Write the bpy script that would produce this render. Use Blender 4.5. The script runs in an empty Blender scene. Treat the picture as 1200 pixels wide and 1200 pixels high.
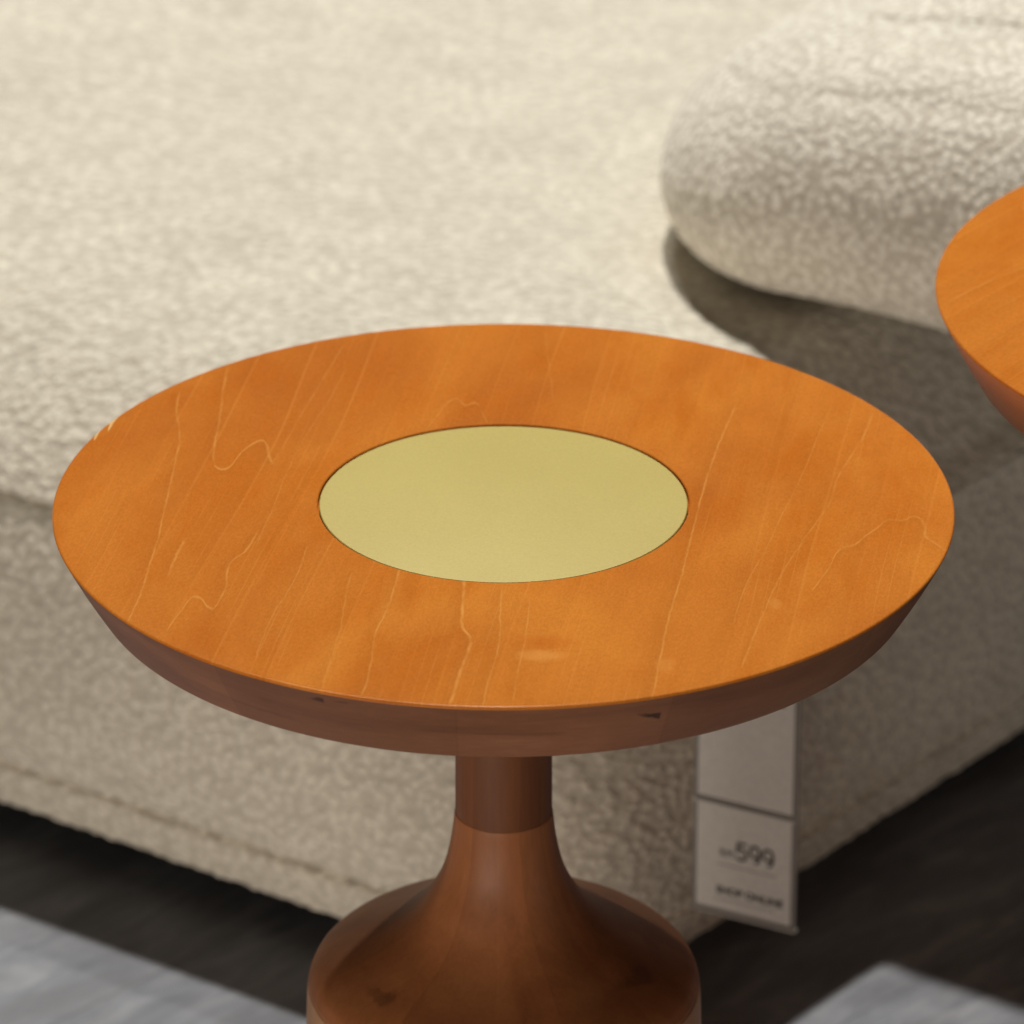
import bpy, math, random
import numpy as np
from mathutils import Vector, Matrix
random.seed(4)
R_ = math.radians
scene = bpy.context.scene
COL = scene.collection

# ------------------------------------------------------------------ camera
H = 0.58                                    # table height
F_PX = 6338.0                               # focal length in 1200-px units
cam_d = bpy.data.cameras.new('camera')
cam_d.sensor_width = 36.0
cam_d.lens = 36.0 * F_PX / 1200.0
cam_d.clip_start = 0.05
cam_d.clip_end = 60.0
cam = bpy.data.objects.new('camera', cam_d)
COL.objects.link(cam)
CAM_LOC = Vector((0.0, -2.71615, 1.85378))
PITCH, YAW = 0.440565, 0.0017356
cam.location = CAM_LOC
cam.rotation_euler = (math.pi / 2 - PITCH, 0.0, -YAW)
scene.camera = cam
cam_d.dof.use_dof = True
cam_d.dof.focus_distance = 2.92
cam_d.dof.aperture_fstop = 8.5

# ------------------------------------------------------------------ world, lamps, exposure
world = bpy.data.worlds.new('World')
scene.world = world
world.use_nodes = True
bg = world.node_tree.nodes['Background']
bg.inputs['Color'].default_value = (1.0, 0.86, 0.72, 1)
bg.inputs['Strength'].default_value = 0.012

def aim(o, target):
    d = Vector(target) - o.location
    o.rotation_euler = d.to_track_quat('-Z', 'Y').to_euler()

def spot(name, loc, target, power, color, radius, angle):
    l = bpy.data.lights.new(name, 'SPOT')
    l.energy = power
    l.color = color
    l.shadow_soft_size = radius
    l.spot_size = R_(angle)
    l.spot_blend = 0.6
    o = bpy.data.objects.new(name, l)
    o.location = loc
    COL.objects.link(o)
    aim(o, target)
    return o

spot('ceiling_spotlight', (-0.12, 3.55, 7.0), (0.05, 0.35, 0.3), 2260, (1.0, 0.965, 0.90), 0.12, 36)
spot('ceiling_spotlight', (-1.14, 5.4, 7.0), (0.1, 0.35, 0.3), 640, (0.97, 0.97, 0.90), 0.09, 36)

def area(name, loc, target, power, color, sx, sy):
    l = bpy.data.lights.new(name, 'AREA')
    l.shape = 'RECTANGLE'
    l.size, l.size_y = sx, sy
    l.energy = power
    l.color = color
    o = bpy.data.objects.new(name, l)
    o.location = loc
    COL.objects.link(o)
    aim(o, target)
    return o

area('fill_light', (-1.55, -3.0, 0.18), (0, 0.4, 0.25), 70, (1.0, 0.88, 0.75), 2.9, 0.26)  # added low fill, standing in for light bounced off the floor
area('fill_light', (3.2, -1.6, 0.55), (0.3, 0.6, 0.3), 5, (1.0, 0.95, 0.9), 1.5, 0.7)  # added weak fill to lighten the sofa's right side

vs = scene.view_settings
vs.view_transform = 'Standard'
vs.look = 'None'
vs.exposure = 0.0
vs.gamma = 1.0
vs.use_curve_mapping = False

# ------------------------------------------------------------------ pixel helper (used to read sizes off the photograph)
_c, _s = math.cos(YAW), math.sin(YAW)
_right = Vector((_c, -_s, 0)); _fh = Vector((_s, _c, 0))
_fwd = _fh * math.cos(PITCH) - Vector((0, 0, math.sin(PITCH)))
_up = _fh * math.sin(PITCH) + Vector((0, 0, math.cos(PITCH)))
def at(px, py, z):
    D = _fwd + _right * ((px - 600) / F_PX) - _up * ((py - 600) / F_PX)
    return CAM_LOC + D * ((z - CAM_LOC.z) / D.z)

# ------------------------------------------------------------------ objects
def empty(name, loc, label=None, cat=None, group=None):
    o = bpy.data.objects.new(name, None)
    o.empty_display_size = 0.1
    o.location = loc
    COL.objects.link(o)
    tag(o, label, cat, group)
    return o

def tag(o, label=None, cat=None, group=None, kind=None):
    if label: o['label'] = label
    if cat: o['category'] = cat
    if group: o['group'] = group
    if kind: o['kind'] = kind
    return o

def mesh_obj(name, verts, faces, mat, parent=None, smooth=True, sharp=None):
    me = bpy.data.meshes.new(name)
    if isinstance(verts, np.ndarray) and isinstance(faces, np.ndarray):
        nv, nf = len(verts), len(faces)
        me.vertices.add(nv)
        me.vertices.foreach_set('co', verts.astype(np.float32).ravel())
        me.loops.add(nf * 4)
        me.loops.foreach_set('vertex_index', faces.astype(np.int32).ravel())
        me.polygons.add(nf)
        me.polygons.foreach_set('loop_start', np.arange(0, nf * 4, 4, dtype=np.int32))
        me.update(calc_edges=True)
        me.validate()
    else:
        me.from_pydata([tuple(v) for v in verts], [], faces)
        me.update()
    if smooth:
        me.polygons.foreach_set('use_smooth', [True] * len(me.polygons))
    if sharp is not None:
        me.set_sharp_from_angle(angle=R_(sharp))
    me.materials.append(mat)
    o = bpy.data.objects.new(name, me)
    COL.objects.link(o)
    if parent: o.parent = parent
    return o

def lathe(name, prof, mat, parent, seg=256, sharp=30):
    """surface of revolution of (radius, z) points; radius 0 closes to a fan"""
    verts, faces, rings = [], [], []
    for r, z in prof:
        if r <= 1e-6:
            rings.append([len(verts)]); verts.append((0, 0, z))
        else:
            b = len(verts)
            for k in range(seg):
                a = 2 * math.pi * k / seg
                verts.append((r * math.cos(a), r * math.sin(a), z))
            rings.append(list(range(b, b + seg)))
    for A, B in zip(rings[:-1], rings[1:]):
        for k in range(seg):
            k2 = (k + 1) % seg
            if len(A) == 1 and len(B) == 1: continue
            if len(A) == 1: faces.append((A[0], B[k2], B[k]))
            elif len(B) == 1: faces.append((A[k], A[k2], B[0]))
            else: faces.append((A[k], A[k2], B[k2], B[k]))
    faces = [f[::-1] for f in faces]
    return mesh_obj(name, verts, faces, mat, parent, True, sharp)

def catmull(pts, n=8):
    P = [np.array(p, float) for p in pts]
    P = [2 * P[0] - P[1]] + P + [2 * P[-1] - P[-2]]
    out = []
    for i in range(1, len(P) - 2):
        for k in range(n):
            t = k / n
            out.append(0.5 * ((2 * P[i]) + (P[i + 1] - P[i - 1]) * t + (2 * P[i - 1] - 5 * P[i] + 4 * P[i + 1] - P[i + 2]) * t * t
                              + (3 * P[i] - P[i - 1] - 3 * P[i + 1] + P[i + 2]) * t ** 3))
    out.append(P[-2])
    return out

# ------------------------------------------------------------------ node helpers
class NT:
    def __init__(self, name):
        self.m = bpy.data.materials.new(name)
        self.m.use_nodes = True
        self.t = self.m.node_tree
        self.n, self.l = self.t.nodes, self.t.links
        self.bsdf = self.n['Principled BSDF']
        self.out = self.n['Material Output']
    def put(self, sock, v):
        if isinstance(v, (int, float)): sock.default_value = v
        elif isinstance(v, (tuple, list)):
            sock.default_value = tuple(v) + ((1,) if len(v) == 3 and len(sock.default_value) == 4 else ())
        else: self.l.new(v, sock)
    def node(self, typ, ins=None, **props):
        n = self.n.new(typ)
        for k, v in props.items(): setattr(n, k, v)
        for k, v in (ins or {}).items(): self.put(n.inputs[k], v)
        return n
    def math(self, op, a, b=0.0, c=0.0, clamp=False):
        n = self.node('ShaderNodeMath', operation=op, use_clamp=clamp)
        self.put(n.inputs[0], a); self.put(n.inputs[1], b); self.put(n.inputs[2], c)
        return n.outputs[0]
    def vmath(self, op, a, b=(0, 0, 0)):
        n = self.node('ShaderNodeVectorMath', operation=op)
        self.put(n.inputs[0], a); self.put(n.inputs[1], b)
        return n.outputs[1] if op in ('LENGTH', 'DISTANCE', 'DOT_PRODUCT') else n.outputs[0]
    def noise(self, vec, scale, detail=2.0, rough=0.5, dist=0.0, out='Fac'):
        n = self.node('ShaderNodeTexNoise', {'Vector': vec, 'Scale': scale, 'Detail': detail, 'Roughness': rough, 'Distortion': dist})
        return n.outputs[out]
    def mapping(self, vec, loc=(0, 0, 0), rot=(0, 0, 0), scale=(1, 1, 1)):
        n = self.node('ShaderNodeMapping')
        self.put(n.inputs['Vector'], vec)
        n.inputs['Location'].default_value = loc
        n.inputs['Rotation'].default_value = rot
        n.inputs['Scale'].default_value = scale
        return n.outputs[0]
    def ramp(self, fac, stops, interp='LINEAR'):
        n = self.node('ShaderNodeValToRGB')
        cr = n.color_ramp
        cr.interpolation = interp
        while len(cr.elements) < len(stops): cr.elements.new(0.5)
        for e, (p, c) in zip(cr.elements, stops):
            e.position = p
            e.color = tuple(c) + (1,) if len(c) == 3 else c
        self.put(n.inputs[0], fac)
        return n.outputs[0]
    def mix(self, fac, a, b, blend='MIX'):
        n = self.node('ShaderNodeMix', data_type='RGBA', blend_type=blend)
        self.put(n.inputs[0], fac); self.put(n.inputs[6], a); self.put(n.inputs[7], b)
        return n.outputs[2]
    def range(self, v, a, b, c=0.0, d=1.0, smooth=False):
        n = self.node('ShaderNodeMapRange', interpolation_type='SMOOTHSTEP' if smooth else 'LINEAR')
        self.put(n.inputs[0], v); self.put(n.inputs[1], a); self.put(n.inputs[2], b); self.put(n.inputs[3], c); self.put(n.inputs[4], d)
        return n.outputs[0]
    def obj(self):
        return self.node('ShaderNodeTexCoord').outputs['Object']
    def sep(self, v):
        n = self.node('ShaderNodeSeparateXYZ'); self.put(n.inputs[0], v)
        return n.outputs
    def comb(self, x, y, z):
        n = self.node('ShaderNodeCombineXYZ')
        self.put(n.inputs[0], x); self.put(n.inputs[1], y); self.put(n.inputs[2], z)
        return n.outputs[0]
    def bump(self, h, dist, strength=1.0, normal=None):
        n = self.node('ShaderNodeBump', {'Height': h, 'Distance': dist, 'Strength': strength})
        if normal is not None: self.put(n.inputs['Normal'], normal)
        return n.outputs[0]
    def set(self, **kw):
        for k, v in kw.items(): self.put(self.bsdf.inputs[k.replace('_', ' ')], v)
        return self.m

# ------------------------------------------------------------------ wood of the table tops: stained birch with its own figure
def figure_lines():
    P = lambda pts: [(at(x, y, H).x, at(x, y, H).y) for x, y in pts]
    V, G = 'V', 'G'                        # V: x as a function of y, G: y as a function of x
    return [
        (V, P([(267, 432), (262, 455), (257, 492), (251, 525), (250, 540)]), .00085, .8),
        (G, P([(250, 540), (253, 547), (262, 550), (272, 544), (282, 531), (297, 520), (307, 516), (313, 522)]), .0019, 1.0),
        (V, P([(313, 522), (316, 535), (319, 543)]), .0011, .9),
        (V, P([(319, 543), (328, 530), (345, 500), (372, 455), (402, 405)]), .0007, .5),
        (V, P([(210, 460), (207, 485), (211, 507), (206, 537), (200, 565), (192, 600), (186, 627), (176, 660), (165, 695), (150, 728)]), .0008, .75),
        (V, P([(300, 625), (294, 637), (286, 647), (272, 657), (266, 670), (265, 687), (258, 702)]), .0009, .8),
        (G, P([(250, 714), (242, 710), (235, 701), (227, 699), (217, 710), (205, 725), (196, 738)]), .0023, .8),
        (G, P([(258, 702), (254, 709), (250, 714)]), .0023, .7),
        (V, P([(215, 634), (205, 655), (197, 675)]), .0011, .8),
        (V, P([(545, 676), (542, 715), (542, 735), (551, 747), (550, 760), (542, 780), (535, 802), (528, 824)]), .0012, 1.1),
        (V, P([(470, 662), (467, 672), (450, 722), (440, 742), (435, 775), (429, 802), (424, 814)]), .0008, .8),
        (V, P([(588, 690), (586, 720), (586, 745), (579, 777), (570, 807), (566, 827)]), .0007, .75),
        (V, P([(621, 700), (619, 720), (615, 752), (609, 777), (602, 820)]), .0007, .6),
        (G, P([(952, 692), (972, 665), (987, 642), (1000, 639), (1012, 630), (1030, 617), (1042, 609), (1057, 610), (1072, 605), (1080, 609)]), .0018, .75),
        (V, P([(1080, 609), (1084, 618), (1087, 631), (1095, 636), (1108, 645)]), .0012, .6),
        (V, P([(1024, 481), (1010, 515), (997, 535), (982, 560), (972, 590), (957, 612), (932, 647), (912, 680), (890, 730), (870, 780)]), .0008, .55),
        (V, P([(972, 480), (957, 515), (942, 552), (925, 587), (912, 612), (897, 645), (877, 680), (860, 730)]), .0006, .5),
        (V, P([(862, 476), (835, 540), (820, 590), (800, 670), (785, 720), (770, 790), (764, 820)]), .0008, .8),
        (G, P([(503, 499), (515, 484), (525, 472), (535, 467), (545, 475), (557, 472), (565, 484), (572, 497)]), .0018, .7),
        (V, P([(405, 432), (385, 470), (362, 505), (340, 545), (322, 590), (300, 640)]), .0006, .45),
        (V, P([(360, 640), (345, 680), (320, 720), (300, 770)]), .0007, .5),
        (V, P([(412, 672), (405, 700), (398, 740), (385, 780), (378, 800)]), .0007, .5),
        (V, P([(640, 384), (641, 410), (645, 440), (648, 470)]), .0006, .4),
    ]

def make_top_wood():
    k = NT('stained_birch')
    co = k.obj()
    x, y, z = k.sep(co)
    masks, darks = None, None
    half = 0.26
    tx = k.range(x, -half, half); ty = k.range(y, -half, half)
    wob = k.math('MULTIPLY', k.math('SUBTRACT', k.noise(co, 120.0, 2.0), .5), .0016)
    breakup = k.range(k.noise(co, 70.0, 3.0), .35, .62, .40, 1.1)
    for mode, pts, w, amp in figure_lines():
        a, b = (1, 0) if mode == 'V' else (0, 1)
        q = sorted([((p[a] + half) / (2 * half), (p[b] + half) / (2 * half)) for p in pts])
        lo, hi = q[0][0], q[-1][0]
        fc = k.node('ShaderNodeFloatCurve')
        cu = fc.mapping.curves[0]
        cu.points[0].location = q[0]; cu.points[1].location = q[-1]
        for p in q[1:-1]: cu.points.new(*p)
        fc.mapping.update()
        t = ty if mode == 'V' else tx
        v = x if mode == 'V' else y
        k.put(fc.inputs['Value'], t)
        target = k.range(fc.outputs[0], 0, 1, -half, half)
        d = k.math('ADD', k.math('SUBTRACT', v, target), wob)
        ad = k.math('ABSOLUTE', d)
        core = k.range(ad, 0.0, w * 1.25, 1.0, 0.0, True)
        e = .006 if mode == 'V' else .002
        gate = k.math('MULTIPLY', k.range(t, lo - e, lo + e, 0, 1, True), k.range(t, hi - e, hi + e, 1, 0, True))
        side = k.math('MULTIPLY', k.range(d, -.010, -.0002, 0, 1, True), k.range(d, 0.0, .0012, 1, 0, True))
        m = k.math('MULTIPLY', k.math('MULTIPLY', core, gate), amp)
        s = k.math('MULTIPLY', k.math('MULTIPLY', side, gate), amp)
        masks = m if masks is None else k.math('MAXIMUM', masks, m)
        darks = s if darks is None else k.math('ADD', darks, s)
    masks = k.math('MULTIPLY', masks, breakup)
    # straight grain: contour lines of a long, slowly warped field
    g = k.mapping(co, rot=(0, 0, R_(9)))
    warp = k.math('MULTIPLY', k.math('SUBTRACT', k.noise(k.mapping(g, scale=(5, 1.3, 5)), 1.0, 2.0, .5), .5), 1.4)
    gx = k.sep(g)[0]
    f = k.math('ADD', k.math('MULTIPLY', gx, 34.0), k.math('MULTIPLY', warp, 1.3))
    fr = k.math('FRACT', f)
    line = k.math('MULTIPLY', k.range(fr, 0.0, .03, 0, 1, True), k.range(fr, .03, .07, 1, 0, True))
    late = k.range(fr, .10, 1.0, .0, 1.0)
    gate = k.range(k.noise(k.mapping(g, scale=(16, 3, 16)), 1.0, 1.0), .42, .66, 0, 1)
    line = k.math('MULTIPLY', line, gate)
    f2 = k.math('FRACT', k.math('ADD', k.math('MULTIPLY', gx, 165.0), k.math('MULTIPLY', warp, 5.0)))
    line2 = k.math('MULTIPLY', k.range(f2, 0.0, .08, 0, 1, True), k.range(f2, .08, .2, 1, 0, True))
    gate2 = k.range(k.noise(k.mapping(g, loc=(3, 1, 0), scale=(38, 6, 38)), 1.0, 2.0), .50, .68, 0, 1)
    line2 = k.math('MULTIPLY', line2, gate2)
    fine = k.noise(k.mapping(g, scale=(300, 22, 300)), 1.0, 3.0, .6)
    pores = k.noise(k.mapping(g, scale=(760, 330, 760)), 1.0, 3.0, .7)
    blot = k.noise(k.mapping(g, scale=(9, 4, 9)), 1.0, 3.0, .55, .6)
    blot2 = k.noise(k.mapping(g, scale=(30, 11, 30)), 1.0, 3.0, .6, .4)
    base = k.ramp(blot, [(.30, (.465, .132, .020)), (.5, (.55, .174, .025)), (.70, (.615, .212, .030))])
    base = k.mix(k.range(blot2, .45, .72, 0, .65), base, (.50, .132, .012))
    v = k.range(late, 0, 1, 1.015, .98)
    v = k.math('MULTIPLY', v, k.range(fine, .3, .7, .98, 1.02))
    v = k.math('MULTIPLY', v, k.range(pores, .3, .7, .90, 1.10))
    v = k.math('MULTIPLY', v, k.range(darks, 0, 1, 1.0, .93))
    base = k.mix(1.0, base, k.comb(v, v, v), 'MULTIPLY')
    light = (.84, .40, .10)
    base = k.mix(k.math('MULTIPLY', line, .15), base, light)
    base = k.mix(k.math('MULTIPLY', line2, .14), base, light)
    base = k.mix(k.math('MULTIPLY', masks, .44), base, light)
    # the pale smear, two round spots and two chips that are on the board itself
    def spot_mask(px, py, rx, ry, soft):
        c = at(px, py, H)
        dx = k.math('DIVIDE', k.math('SUBTRACT', x, c.x), rx)
        dy = k.math('DIVIDE', k.math('SUBTRACT', y, c.y), ry)
        d = k.math('SQRT', k.math('ADD', k.math('MULTIPLY', dx, dx), k.math('MULTIPLY', dy, dy)))
        d = k.math('ADD', d, k.math('MULTIPLY', k.math('SUBTRACT', k.noise(co, 160, 2), .5), .9))
        return k.range(d, 1 - soft, 1 + soft, 1, 0, True)
    base = k.mix(k.math('MULTIPLY', spot_mask(634, 768, .011, .0055, .6), .32), base, light)
    base = k.mix(k.math('MULTIPLY', spot_mask(634, 752, .016, .007, .7), .30), base, (.50, .11, .010))
    base = k.mix(k.math('MULTIPLY', spot_mask(908, 707, .0034, .006, .4), .18), base, light)
    base = k.mix(k.math('MULTIPLY', spot_mask(779, 780, .0045, .008, .5), .15), base, light)
    for pts in ([(137, 485), (126, 506)], [(120, 495), (110, 517)]):
        A, B = at(*pts[0], H), at(*pts[1], H)
        d = (B - A).normalized(); nrm = Vector((-d.y, d.x, 0))
        along = k.vmath('DOT_PRODUCT', k.vmath('SUBTRACT', co, (A.x, A.y, H)), tuple(d))
        off = k.math('ABSOLUTE', k.math('ADD', k.vmath('DOT_PRODUCT', k.vmath('SUBTRACT', co, (A.x, A.y, H)), tuple(nrm)), wob))
        L = (B - A).length
        w = k.range(along, 0, L, .0022, .0004)
        m = k.math('MULTIPLY', k.range(k.math('DIVIDE', off, w), .5, 1.0, 1, 0), k.math('MULTIPLY', k.range(along, -.002, .001, 0, 1), k.range(along, L - .004, L, 1, 0)))
        base = k.mix(k.math('MULTIPLY', m, .85), base, (.78, .50, .20))
    rough = k.range(fine, .3, .7, .19, .24)
    bh = k.math('ADD', k.math('MULTIPLY', fine, .6), k.math('MULTIPLY', pores, .4))
    return k.set(Base_Color=base, Roughness=rough, Normal=k.bump(bh, .00008, .25), Specular_IOR_Level=.06)

BLOCKS = [(-165, .10), (-127, -.16), (-96, .07), (-69.5, -.12), (-38, .13), (5, -.08), (60, .1), (120, -.1)]
def make_side_wood(name, cols, vertical, knots=()):
    """stained solid wood seen on the edge and the turned pedestal"""
    k = NT(name)
    co = k.obj()
    g = k.mapping(co, rot=(0, R_(4), R_(14)), scale=(26, 26, 5) if vertical else (7, 7, 40))
    blot = k.noise(g, 1.0, 4.0, .55, .5)
    fine = k.noise(k.mapping(co, scale=(420, 420, 22) if vertical else (90, 90, 700)), 1.0, 3.0, .6)
    ang = k.noise(k.mapping(co, scale=(11, 11, 1.5)), 1.0, 1.0)
    x, y, z = k.sep(co)
    # glued-up blocks: each sector of the turning carries its own tone, with a hairline where two meet
    a = k.math('MULTIPLY', k.math('ARCTAN2', y, x), 180 / math.pi)
    a = k.math('ADD', a, k.math('MULTIPLY', k.math('SUBTRACT', k.noise(co, 9.0, 1.0), .5), 14.0 if vertical else 3.0))
    tone, hair = None, None
    for lim, t_ in BLOCKS:
        st = k.math('MULTIPLY', k.math('GREATER_THAN', a, lim), t_)
        tone = k.math('ADD', tone, st) if tone is not None else k.math('ADD', st, 1.06)
        hl = k.range(k.math('ABSOLUTE', k.math('SUBTRACT', a, lim)), 0, .22, 1, 0)
        hair = hl if hair is None else k.math('MAXIMUM', hair, hl)
    base = k.ramp(blot, [(.25, cols[0]), (.5, cols[1]), (.75, cols[2])])
    v = k.math('MULTIPLY', k.range(fine, .3, .7, .92, 1.08), k.math('MULTIPLY', tone, k.range(hair, 0, 1, 1, .9)))
    v = k.math('MULTIPLY', v, k.range(ang, .3, .7, .9, 1.1))
    base = k.mix(1.0, base, k.comb(v, v, v), 'MULTIPLY')
    for (c, tang, long_, wide, skew, amt) in knots:
        # a taper of dark grain: long_ along tang, wide across it in height, sharp at one end
        rel = k.vmath('SUBTRACT', co, c)
        u = k.math('DIVIDE', k.vmath('DOT_PRODUCT', rel, tang), long_)
        w = k.math('ADD', k.sep(rel)[2], k.math('MULTIPLY', u, skew))
        w = k.math('ADD', w, k.math('MULTIPLY', k.math('SUBTRACT', k.noise(co, 300, 2), .5), wide * .9))
        half_w = k.range(u, -1, 1, wide * .15, wide)
        m = k.math('MULTIPLY', k.range(k.math('DIVIDE', k.math('ABSOLUTE', w), half_w), .45, 1.25, 1, 0, True), k.math('MULTIPLY', k.range(u, -1.1, .4, 0, 1, True), k.range(u, .9, 1.1, 1, 0, True)))
        m = k.math('MULTIPLY', m, k.range(k.vmath('LENGTH', rel), long_ * 1.2, long_ * 1.6, 1, 0, True))
        base = k.mix(k.math('MULTIPLY', m, amt), base, (.022, .012, .008))
    return k.set(Base_Color=base, Roughness=.52, Specular_IOR_Level=.25, Normal=k.bump(fine, .0001, .4), Coat_Weight=.05, Coat_Roughness=.3)

def make_brass():
    k = NT('brushed_brass')
    co = k.obj()
    n1 = k.noise(co, 900.0, 3.0, .6)
    n2 = k.noise(k.mapping(co, scale=(14, 9, 9)), 1.0, 3.0)
    c = k.ramp(n2, [(.3, (.455, .362, .096)), (.7, (.48, .385, .106))])
    v = k.range(n1, .3, .7, .93, 1.07)
    c = k.mix(1.0, c, k.comb(v, v, v), 'MULTIPLY')
    return k.set(Base_Color=c, Metallic=.06, Roughness=.55, Specular_IOR_Level=.3, Normal=k.bump(n1, .00008, .5))

def make_plain(name, col, rough=.5, **kw):
    k = NT(name)
    n = k.noise(k.obj(), 300.0, 3.0)
    v = k.range(n, .3, .7, .95, 1.05)
    return k.set(Base_Color=k.mix(1.0, col, k.comb(v, v, v), 'MULTIPLY'), Roughness=rough, **kw)

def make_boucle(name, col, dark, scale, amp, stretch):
    k = NT(name)
    co = k.obj()
    co = k.mapping(co, rot=(0, 0, R_(28)), scale=(1 / stretch, 1.12, 1.12)) if stretch > 1 else co
    wv = k.vmath('MULTIPLY', k.vmath('SUBTRACT', k.noise(co, scale * 1.4, 2.0, out='Color'), (.5, .5, .5)), (.006, .006, .006))
    p = k.vmath('ADD', co, wv)
    v1 = k.node('ShaderNodeTexVoronoi', {'Vector': p, 'Scale': scale, 'Smoothness': .15}, feature='SMOOTH_F1').outputs['Distance']
    n1 = k.noise(p, scale * 1.1, 3.0, .6)
    n2 = k.noise(co, scale * 2.6, 3.0, .65)
    big = k.noise(co, 22.0, 2.0)
    h = k.math('SUBTRACT', 1.0, v1)
    h = k.math('ADD', k.math('MULTIPLY', h, .95), k.math('MULTIPLY', n1, .24))
    h = k.math('ADD', h, k.math('MULTIPLY', n2, .26))
    h = k.math('ADD', h, k.math('MULTIPLY', k.math('SUBTRACT', k.noise(co, scale * .38, 3.0, .6), .5), .20 if stretch > 1 else .32))
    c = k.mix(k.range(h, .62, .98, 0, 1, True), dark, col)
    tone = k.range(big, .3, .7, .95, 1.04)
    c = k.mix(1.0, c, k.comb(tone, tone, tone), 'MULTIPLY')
    dn = k.node('ShaderNodeDisplacement', {'Height': h, 'Midlevel': .85, 'Scale': amp})
    k.l.new(dn.outputs[0], k.out.inputs['Displacement'])
    k.m.displacement_method = 'BOTH'
    return k.set(Base_Color=c, Roughness=.95, Specular_IOR_Level=.1, Sheen_Weight=.25, Sheen_Roughness=.5)

def make_floor():
    k = NT('grey_floor')
    co = k.obj()
    g = k.mapping(co, rot=(0, 0, R_(-46)))
    x, y, z = k.sep(g)
    streak = k.noise(k.mapping(g, scale=(9, 38, 9)), 1.0, 5.0, .65, .8)
    cloud = k.noise(k.mapping(g, scale=(9, 22, 9)), 1.0, 4.0, .6, .4)
    fine = k.noise(k.mapping(g, scale=(60, 600, 60)), 1.0, 3.0, .6)
    c = k.ramp(streak, [(.3, (.142, .152, .176)), (.5, (.214, .223, .246)), (.7, (.304, .309, .328))])
    c = k.mix(k.range(cloud, .42, .62, 0, .7), c, (.150, .152, .166))
    v = k.range(fine, .3, .7, .92, 1.08)
    c = k.mix(1.0, c, k.comb(v, v, v), 'MULTIPLY')
    # joints between the boards
    row = k.math('ABSOLUTE', k.math('SUBTRACT', k.math('FRACT', k.math('ADD', k.math('DIVIDE', y, .19), .35)), .5))
    c = k.mix(k.range(row, .494, .498, 0, .5), c, (.06, .06, .06))
    return k.set(Base_Color=c, Roughness=.55, Normal=k.bump(fine, .0003, .4), Specular_IOR_Level=.15)

M_TOP = make_top_wood()
EDGE_K = [((-0.0975, -0.228, H - .0065), (.92, -.39, 0), .0045, .0022, 0, .75), ((-0.086, -0.232, H - .0055), (.92, -.39, 0), .006, .0010, 0, .35),
          ((0.0745, -0.234, H - .0135), (.95, .31, 0), .0080, .0028, .0022, .85), ((-0.02, -0.238, H - .020), (1, 0, 0), .05, .0016, .0012, .25), ((-0.15, -0.185, H - .026), (.78, -.62, 0), .05, .0018, .002, .22)]
FLARE_K = [((-0.0705, -0.048, .2955), (.97, -.2, 0), .012, .0034, .0, .42), ((0.066, -0.036, .299), (.6, -.8, 0), .014, .0040, .0035, .32)]
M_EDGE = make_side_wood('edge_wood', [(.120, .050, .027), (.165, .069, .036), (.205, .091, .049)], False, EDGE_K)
M_STEM = make_side_wood('stem_wood', [(.10, .033, .012), (.135, .046, .017), (.17, .062, .024)], True)  # shade on the stem is put into this darker base colour
M_BASE = make_side_wood('base_wood', [(.30, .15, .072), (.37, .19, .092), (.43, .235, .115)], True)  # paler copy of the wood: light on the base is put into its colour
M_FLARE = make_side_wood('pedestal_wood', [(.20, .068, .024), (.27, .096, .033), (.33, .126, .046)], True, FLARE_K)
M_BRASS = make_brass()
M_GAP = make_plain('dark_groove', (.03, .015, .008), .8)
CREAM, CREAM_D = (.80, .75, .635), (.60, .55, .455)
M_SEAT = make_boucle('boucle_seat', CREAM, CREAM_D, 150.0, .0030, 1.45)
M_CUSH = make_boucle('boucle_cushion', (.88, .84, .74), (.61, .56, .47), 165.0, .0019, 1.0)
M_FLOOR = make_floor()

# ------------------------------------------------------------------ floor
fl = mesh_obj('floor', [(-4, -3.5, 0), (4, -3.5, 0), (4, 4.5, 0), (-4, 4.5, 0)], [(0, 1, 2, 3)], M_FLOOR, None, False)
tag(fl, 'grey streaked floor under the sofa and the tables', 'floor', kind='structure')

# ------------------------------------------------------------------ sofa
def unit(v): return v / np.linalg.norm(v)
def xy(px, py, z):
    p = at(px, py, z); return np.array([p.x, p.y])
FA, FB = xy(0, 940, .03), xy(390, 1075, .03)          # front bottom edge
RA, RB = xy(809, 1104, .03), xy(1200, 855, .03)       # right bottom edge
uF = unit(FA - FB)                                    # along the front, away to the left
uR = unit(RB - RA)                                    # along the right side, away
_m = np.array([uF, -uR]).T
_t = np.linalg.solve(_m, RA - FA)
CORNER = FA + uF * _t[0]
nF = np.array([-uF[1], uF[0]]);  nF = nF if nF @ (np.array([0, -1])) > 0 else -nF
nR = np.array([-uR[1], uR[0]]);  nR = nR if nR @ (np.array([1, 0])) > 0 else -nR
TURN = math.acos(np.clip(nF @ nR, -1, 1))

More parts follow.
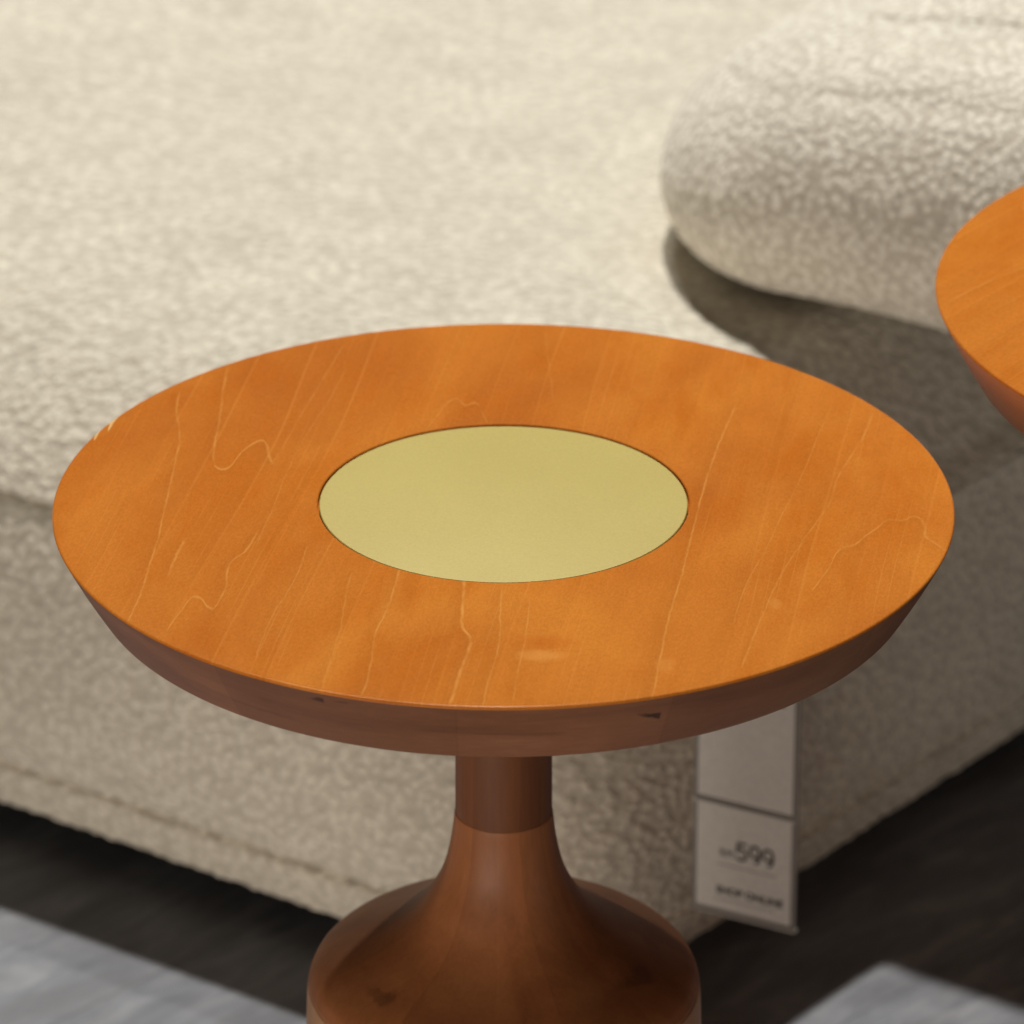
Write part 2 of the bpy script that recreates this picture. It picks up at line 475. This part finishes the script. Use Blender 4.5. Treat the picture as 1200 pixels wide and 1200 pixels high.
SIDE, RC = 1.55, 0.10
def outline(off, step_near=.0021):
    """polyline of the seat outline grown outward by off: left end of the front, round the corner, to the far right"""
    rc = max(RC + off, .004)
    # offset-lines corner
    cpt = CORNER + np.linalg.solve(np.array([nF, nR]), np.array([off, off]))
    tl = rc * math.tan(TURN / 2)
    a0 = cpt + uF * tl
    b0 = cpt + uR * tl
    cen = a0 - nF * rc
    pts = []
    sF = S_FRONT; sR = S_RIGHT; sC = S_CORNER
    far_F = CORNER + uF * SIDE + nF * off
    far_R = CORNER + uR * SIDE + nR * off
    for s in sF: pts.append(a0 + (far_F - a0) * s)
    for s in sC:
        a = s * TURN
        d = (nF * math.sin(TURN - a) + nR * math.sin(a)) / math.sin(TURN)
        pts.append(cen + d * rc)
    for s in sR: pts.append(b0 + (far_R - b0) * s)
    return np.array(pts)

def spaced(total, near, fine, coarse):
    s, out = 0.0, []
    while s < total:
        out.append(s); s += fine if s < near else coarse
    out.append(total)
    return np.array(out) / total
S_FRONT = spaced(SIDE, .62, .0022, .02)[::-1][:-1]
S_RIGHT = spaced(SIDE, .80, .0026, .02)[1:]
S_CORNER = np.linspace(0, 1, 75)

def resample(pts, step):
    P = np.array(catmull(pts, 24))
    d = np.r_[0, np.cumsum(np.linalg.norm(np.diff(P, axis=0), axis=1))]
    n = max(4, int(d[-1] / step))
    t = np.linspace(0, d[-1], n)
    return np.stack([np.interp(t, d, P[:, i]) for i in range(P.shape[1])], -1)

def loft(name, prof, mat, parent, wave=0.0):
    rings = []
    for off, z in prof:
        xyp = outline(off)
        rings.append(np.c_[xyp, np.full(len(xyp), z)])
    V = np.array(rings)                               # rings x points x 3
    nf, nc = len(S_FRONT), len(S_CORNER)
    fullness = np.zeros(V.shape[1])
    fullness[nf:nf + nc] = np.clip(np.linspace(-1, 1, nc), 0, 1) ** 1.5
    fullness[nf + nc:] = 1.0
    lift = np.clip((V[..., 2] - .10) / .16, 0, 1); lift = lift * lift * (3 - 2 * lift)
    fade = np.clip(1 - (np.array([-p[0] for p in prof]) - .02) / .22, 0, 1)[:, None]
    V[..., 0] += nR[0] * .014 * fullness * lift * fade
    V[..., 1] += nR[1] * .014 * fullness * lift * fade
    inset = np.array([-p[0] for p in prof])
    zz = np.array([p[1] for p in prof])
    tight = .012 * np.exp(-((zz - .263) / .010) ** 2) + .007 * np.exp(-((zz - .067) / .005) ** 2)      # the seams are pulled less on this flank
    V[..., 0] += nR[0] * fullness * tight[:, None]
    V[..., 1] += nR[1] * fullness * tight[:, None]
    V[..., 2] += .020 * fullness * (np.exp(-((inset - .10) / .055) ** 2) * (inset > .03))[:, None]
    if wave:                                          # soft unevenness of the padding
        X, Y, Z = V[..., 0], V[..., 1], V[..., 2]
        V[..., 2] += wave * (np.sin(X * 9 + Y * 5) * .5 + np.sin(X * 4.3 - Y * 7.1 + 1) * .5) * np.clip((Z - .30) / .06, 0, 1)
    nr, npt = V.shape[:2]
    idx = np.arange(nr * npt).reshape(nr, npt)
    a, b, c, d = idx[:-1, :-1], idx[:-1, 1:], idx[1:, 1:], idx[1:, :-1]
    F = np.stack([a, b, c, d], -1).reshape(-1, 4)
    return mesh_obj(name, V.reshape(-1, 3), F, mat, parent)

sofa = empty('sofa', (0, 0, 0), 'cream boucle sofa seat with a rounded corner behind the wooden tables', 'sofa')
hem = [(-.05, .034), (-.006, .030), (.002, .034), (.006, .045), (.009, .056), (.008, .0635), (.000, .067)]
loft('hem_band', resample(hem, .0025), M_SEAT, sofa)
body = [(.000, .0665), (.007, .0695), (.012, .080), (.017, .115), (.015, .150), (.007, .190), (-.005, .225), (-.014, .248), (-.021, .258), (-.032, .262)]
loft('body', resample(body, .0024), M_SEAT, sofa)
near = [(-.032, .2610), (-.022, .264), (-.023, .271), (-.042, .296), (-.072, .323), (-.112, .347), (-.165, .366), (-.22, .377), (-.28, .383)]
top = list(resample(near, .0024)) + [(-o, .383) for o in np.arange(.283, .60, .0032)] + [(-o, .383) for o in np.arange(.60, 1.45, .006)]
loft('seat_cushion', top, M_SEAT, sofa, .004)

# ------------------------------------------------------------------ loose cushion lying on the seat
cu = np.array([math.cos(R_(34)), -math.sin(R_(34))]); cv = np.array([math.cos(R_(61)), math.sin(R_(61))])
def make_cushion():
    L, D, T, rp = .46, .42, .178, .145                # along, deep, thick, plan corner radius
    P0 = np.array([.072, .811]) - .009 * (cu + cv)                       # plan corner nearest the camera's left
    cen = P0 + cu * L / 2 + cv * D / 2
    nu = 760
    # rounded-rectangle loop parameterised evenly, with a superellipse section
    loop = []
    hl, hd = L / 2, D / 2
    segs = []
    for (cx, cy, a0) in ((hl - rp, -hd + rp, -90), (hl - rp, hd - rp, 0), (-hl + rp, hd - rp, 90), (-hl + rp, -hd + rp, 180)):
        for j in range(24):
            a = R_(a0 + 90 * j / 23)
            segs.append((cx + rp * math.cos(a), cy + rp * math.sin(a), math.cos(a), math.sin(a)))
    S = np.array(segs + segs[:1])
    d = np.r_[0, np.cumsum(np.linalg.norm(np.diff(S[:, :2], axis=0), axis=1))]
    t = np.linspace(0, d[-1], nu, endpoint=False)
    loop = np.stack([np.interp(t, d, S[:, i]) for i in range(4)], -1)
    # section: (shrink towards the middle 0..1, height)
    e = .138
    sec = []
    for j in range(90):
        a = -math.pi / 2 + math.pi * j / 89
        ca, sa = math.cos(a), math.sin(a)
        if sa < 0: sec.append((.045 * (1 - abs(ca) ** .95), -T / 2 + T * .31 * (1 + sa)))
        else: sec.append((e * (1 - abs(ca) ** .95), -T / 2 + T * .31 + T * .69 * sa))
    sec = [(max(q, 0.0) + .003 * math.exp(-((h + T / 2 - T * .84) / .0035) ** 2), h) for q, h in sec]      # a soft crease where the top panel starts
    rings = []
    steps_in = np.r_[np.linspace(.985, .002, 74)]
    rows = [('in', s, -T / 2) for s in steps_in[::-1]] + [('sec', s, h) for s, h in sec] + [('in', s, T / 2) for s in steps_in]
    rows = [r for r in rows]
    for kind, s, h in rows:
        if kind == 'sec':
            p = loop[:, :2] - loop[:, 2:] * s
            z = np.full(nu, h)
        else:
            p = (loop[:, :2] - loop[:, 2:] * (e if h > 0 else .045)) * s
            z = np.full(nu, h) + np.sign(h) * .012 * (1 - s ** 2)
            if h < 0: z = np.full(nu, h)
            else: z -= .0028 * math.exp(-((s - .90) / .012) ** 2)      # seam round the top panel
        w = cen[None, :] + p[:, :1] * cu[None, :] + p[:, 1:2] * cv[None, :]
        puff = .82 + .30 * np.clip((p[:, 0] + hl) / .36, 0, 1) ** .9          # thinner towards the end, as a filled cushion is
        rings.append(np.c_[w, (z + T / 2) * puff - T / 2])
    V = np.array(rings)
    Z0 = .383 + T / 2
    V[..., 2] += Z0 + .004 * np.sin(V[..., 0] * 17) * np.cos(V[..., 1] * 13)
    nr = V.shape[0]
    idx = np.arange(nr * nu).reshape(nr, nu)
    nxt = np.roll(idx, -1, axis=1)
    F = np.stack([idx[:-1], nxt[:-1], nxt[1:], idx[1:]], -1).reshape(-1, 4)
    base = Vector((cen[0], cen[1], .383))
    V = V.reshape(-1, 3) - np.array(base)
    o = mesh_obj('cushion', V, F, M_CUSH)
    o.location = base
    return tag(o, 'thick cream boucle cushion with a rounded end lying on the sofa seat', 'cushion')
cushion = make_cushion()

# ------------------------------------------------------------------ side table
def make_table(loc, label):
    t = empty('side_table', loc, label, 'side table', 'round pedestal side tables')
    top = [(.0, H - .004), (.1026, H - .004), (.1031, H - .0036), (.1031, H - .0006), (.1037, H - .0001), (.1045, H), (.125, H), (.16, H), (.20, H), (.235, H), (.2482, H)]
    for j in range(1, 9):
        a = math.pi / 2 * j / 8
        top.append((.2482 + .0015 * math.sin(a), H - .0015 + .0015 * math.cos(a)))
    lathe('tabletop', top, M_TOP, t, 320)
    rim = [(.2497, H - .0015), (.2462, H - .0085), (.2415, H - .0175), (.2362, H - .0270), (.2297, H - .0380)]
    for j in range(1, 11):
        a = R_(30 + 60 * j / 10)
        rim.append((.2232 + .0075 * math.cos(a), H - .03425 - .0075 * math.sin(a)))
    rim += [(.222, H - .0418), (.05, H - .0418), (.0, H - .0418)]
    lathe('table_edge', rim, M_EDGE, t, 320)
    disc = [(0, H - .0006), (.1012, H - .0006), (.1018, H - .0007), (.1022, H - .0012), (.1022, H - .0038)]
    lathe('brass_inlay', disc, M_BRASS, t, 256)
    neck = [(.0276, H - .0417), (.0274, .45), (.0276, .3855), (.0270, .3848)]
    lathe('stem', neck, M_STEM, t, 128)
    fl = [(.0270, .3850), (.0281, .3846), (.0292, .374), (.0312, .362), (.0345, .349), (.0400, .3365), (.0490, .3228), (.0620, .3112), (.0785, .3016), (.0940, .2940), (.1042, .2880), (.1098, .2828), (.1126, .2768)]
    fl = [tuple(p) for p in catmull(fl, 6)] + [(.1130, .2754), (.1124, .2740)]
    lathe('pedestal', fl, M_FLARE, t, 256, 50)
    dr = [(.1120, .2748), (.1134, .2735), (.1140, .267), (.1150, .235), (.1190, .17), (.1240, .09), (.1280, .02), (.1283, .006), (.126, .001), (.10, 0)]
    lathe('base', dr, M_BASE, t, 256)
    return t
make_table((0, 0, 0), 'whole round wooden side table with a brass disc inlay and flared pedestal')

def copy_tree(o, parent=None):
    c = o.copy(); COL.objects.link(c)
    if parent: c.parent = parent
    for ch in list(o.children): copy_tree(ch, c)
    return c
first = bpy.data.objects['side_table']
second = copy_tree(first)
p2 = at(1641, 348, H * 1.08)
second.location = (p2.x, p2.y, 0)
second.rotation_euler = (0, 0, R_(152))
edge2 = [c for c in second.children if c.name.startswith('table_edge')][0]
edge2.data = edge2.data.copy(); edge2.data.materials[0] = make_side_wood('edge_wood_lit', [(.46, .155, .052), (.55, .195, .066), (.62, .235, .085)], False)  # brighter copy of the edge wood: light on this rim put into its colour
second.scale = (1.08, 1.08, 1.08)           # the taller of the pair
second['label'] = 'round wooden side table cut off by the right edge, beside the loose cushion'

# ------------------------------------------------------------------ price tag
def box(name, x0, x1, y0, y1, z0, z1, mat, parent):
    v = [(x, y, z) for x in (x0, x1) for y in (y0, y1) for z in (z0, z1)]
    f = [(0, 1, 3, 2), (4, 6, 7, 5), (0, 4, 5, 1), (2, 3, 7, 6), (0, 2, 6, 4), (1, 5, 7, 3)]
    return mesh_obj(name, v, f, mat, parent, False)

def make_tag():
    zb = .100
    A, B = at(812, 1060, zb), at(931, 1090, zb)
    w = (B - A).length
    ang = math.atan2(B.y - A.y, B.x - A.x)
    t = empty('price_tag', A, 'clear sleeve price tag reading 599 hanging at the sofa corner', 'price tag')
    t.rotation_euler = (0, 0, ang)
    paper = make_plain('tag_paper', (.88, .85, .79), .6)
    clear = NT('clear_sleeve')
    clear.set(Base_Color=(.36, .34, .32), Roughness=.25, Alpha=.85)
    ink = make_plain('tag_ink', (.055, .055, .055), .6)
    grey = make_plain('tag_ink_grey', (.30, .28, .25), .6)
    hi = .235
    s = box('sleeve', 0, w, -.0004, .0016, 0, hi, clear.m, t)
    m = .0030
    z_split0, z_split1 = .0802, .0848
    card = box('price_card', m, w - m, -.0016, -.0006, .003, z_split0, paper, t)
    card2 = box('info_card', m, w - m, -.0016, -.0006, z_split1, hi - .004, paper, t)
    lip = box('sleeve_lip', 0.0, w, -.0022, -.0017, z_split0 - .0005, z_split0 + .0006, make_plain('sleeve_edge', (.75, .72, .66), .3), t)
    lip2 = box('sleeve_lip', -.001, w + .001, -.0022, .0018, -.0016, 0.0, make_plain('sleeve_edge', (.55, .52, .48), .3), t)
    def words(name, body, x, z, size, mat, parent, bold=0.0):
        cu_ = bpy.data.curves.new(name, 'FONT')
        cu_.body = body; cu_.size = size; cu_.offset = bold; cu_.extrude = .0001
        tmp = bpy.data.objects.new(name, cu_)
        COL.objects.link(tmp)
        bpy.context.view_layer.update()
        me = bpy.data.meshes.new_from_object(tmp.evaluated_get(bpy.context.evaluated_depsgraph_get()))
        bpy.data.objects.remove(tmp)
        me.materials.clear(); me.materials.append(mat)
        o = bpy.data.objects.new(name, me)
        COL.objects.link(o); o.parent = parent
        o.rotation_euler = (math.pi / 2, 0, 0)
        o.location = (x, -.00185, z)
        return o
    # the price: drawn as strokes, 9 with a round bowl
    def strokes(name, paths, x, z, wdt, mat, parent):
        V, F = [], []
        for path in paths:
            P = [np.array(p) for p in path]
            for a_, b_ in zip(P[:-1], P[1:]):
                d = b_ - a_; L = np.linalg.norm(d)
                if L < 1e-7: continue
                d = d / L; n = np.array([-d[1], d[0]]) * wdt / 2; e = d * wdt * .18
                i = len(V)
                for q in (a_ - e - n, b_ + e - n, b_ + e + n, a_ - e + n): V.append((x + q[0], -.0019, z + q[1]))
                F.append((i, i + 1, i + 2, i + 3))
        return mesh_obj(name, V, F, mat, parent, False)
    def arc(cx, cz, rx, rz, a0, a1, n=20):
        return [(cx + rx * math.cos(R_(a0 + (a1 - a0) * j / n)), cz + rz * math.sin(R_(a0 + (a1 - a0) * j / n))) for j in range(n + 1)]
    hgt, wd = .0122, .0070
    five = [[(wd * .95, hgt), (wd * .14, hgt), (wd * .06, hgt * .50)] + arc(wd * .48, hgt * .33, wd * .50, hgt * .33, 140, -150)]
    nine = [arc(wd * .5, hgt * .67, wd * .48, hgt * .33, 0, 360), [(wd * .98, hgt * .67)] + arc(wd * .40, hgt * .42, wd * .58, hgt * .42, 10, -75)]
    paths = []
    for n_, gl in enumerate((five, nine, nine)):
        paths += [[(p[0] + n_ * .0095, p[1]) for p in path] for path in gl]
    strokes('price_text', paths, .0318, .0430, .0019, ink, card)
    words('currency_text', 'RM', .0195, .0430, .0075, ink, card)
    words('shop_text', 'SHOP ONLINE', .0175, .0150, .0075, ink, card, .0002)
    box('text_rule', .0185, .0600, -.0018, -.0017, .0365, .0371, grey, card)
    box('text_rule', .0165, .0595, -.0018, -.0017, .0105, .0110, grey, card)
    box('text_rule', .050, .064, -.0018, -.0017, .1615, .1627, ink, card2)
    # cord from the sleeve up to the sofa seam
    pts = catmull([(w * .5, .0006, hi - .006), (w * .5, .004, hi + .015), (w * .5, .030, hi + .032)], 6)
    V, F = [], []
    for p in pts:
        for j in range(6):
            a = 2 * math.pi * j / 6
            V.append((p[0] + .0009 * math.cos(a), p[1] + .0009 * math.sin(a), p[2]))
    for i in range(len(pts) - 1):
        for j in range(6):
            F.append((i * 6 + j, i * 6 + (j + 1) % 6, (i + 1) * 6 + (j + 1) % 6, (i + 1) * 6 + j))
    mesh_obj('cord', V, F, grey, t)
    return t
make_tag()
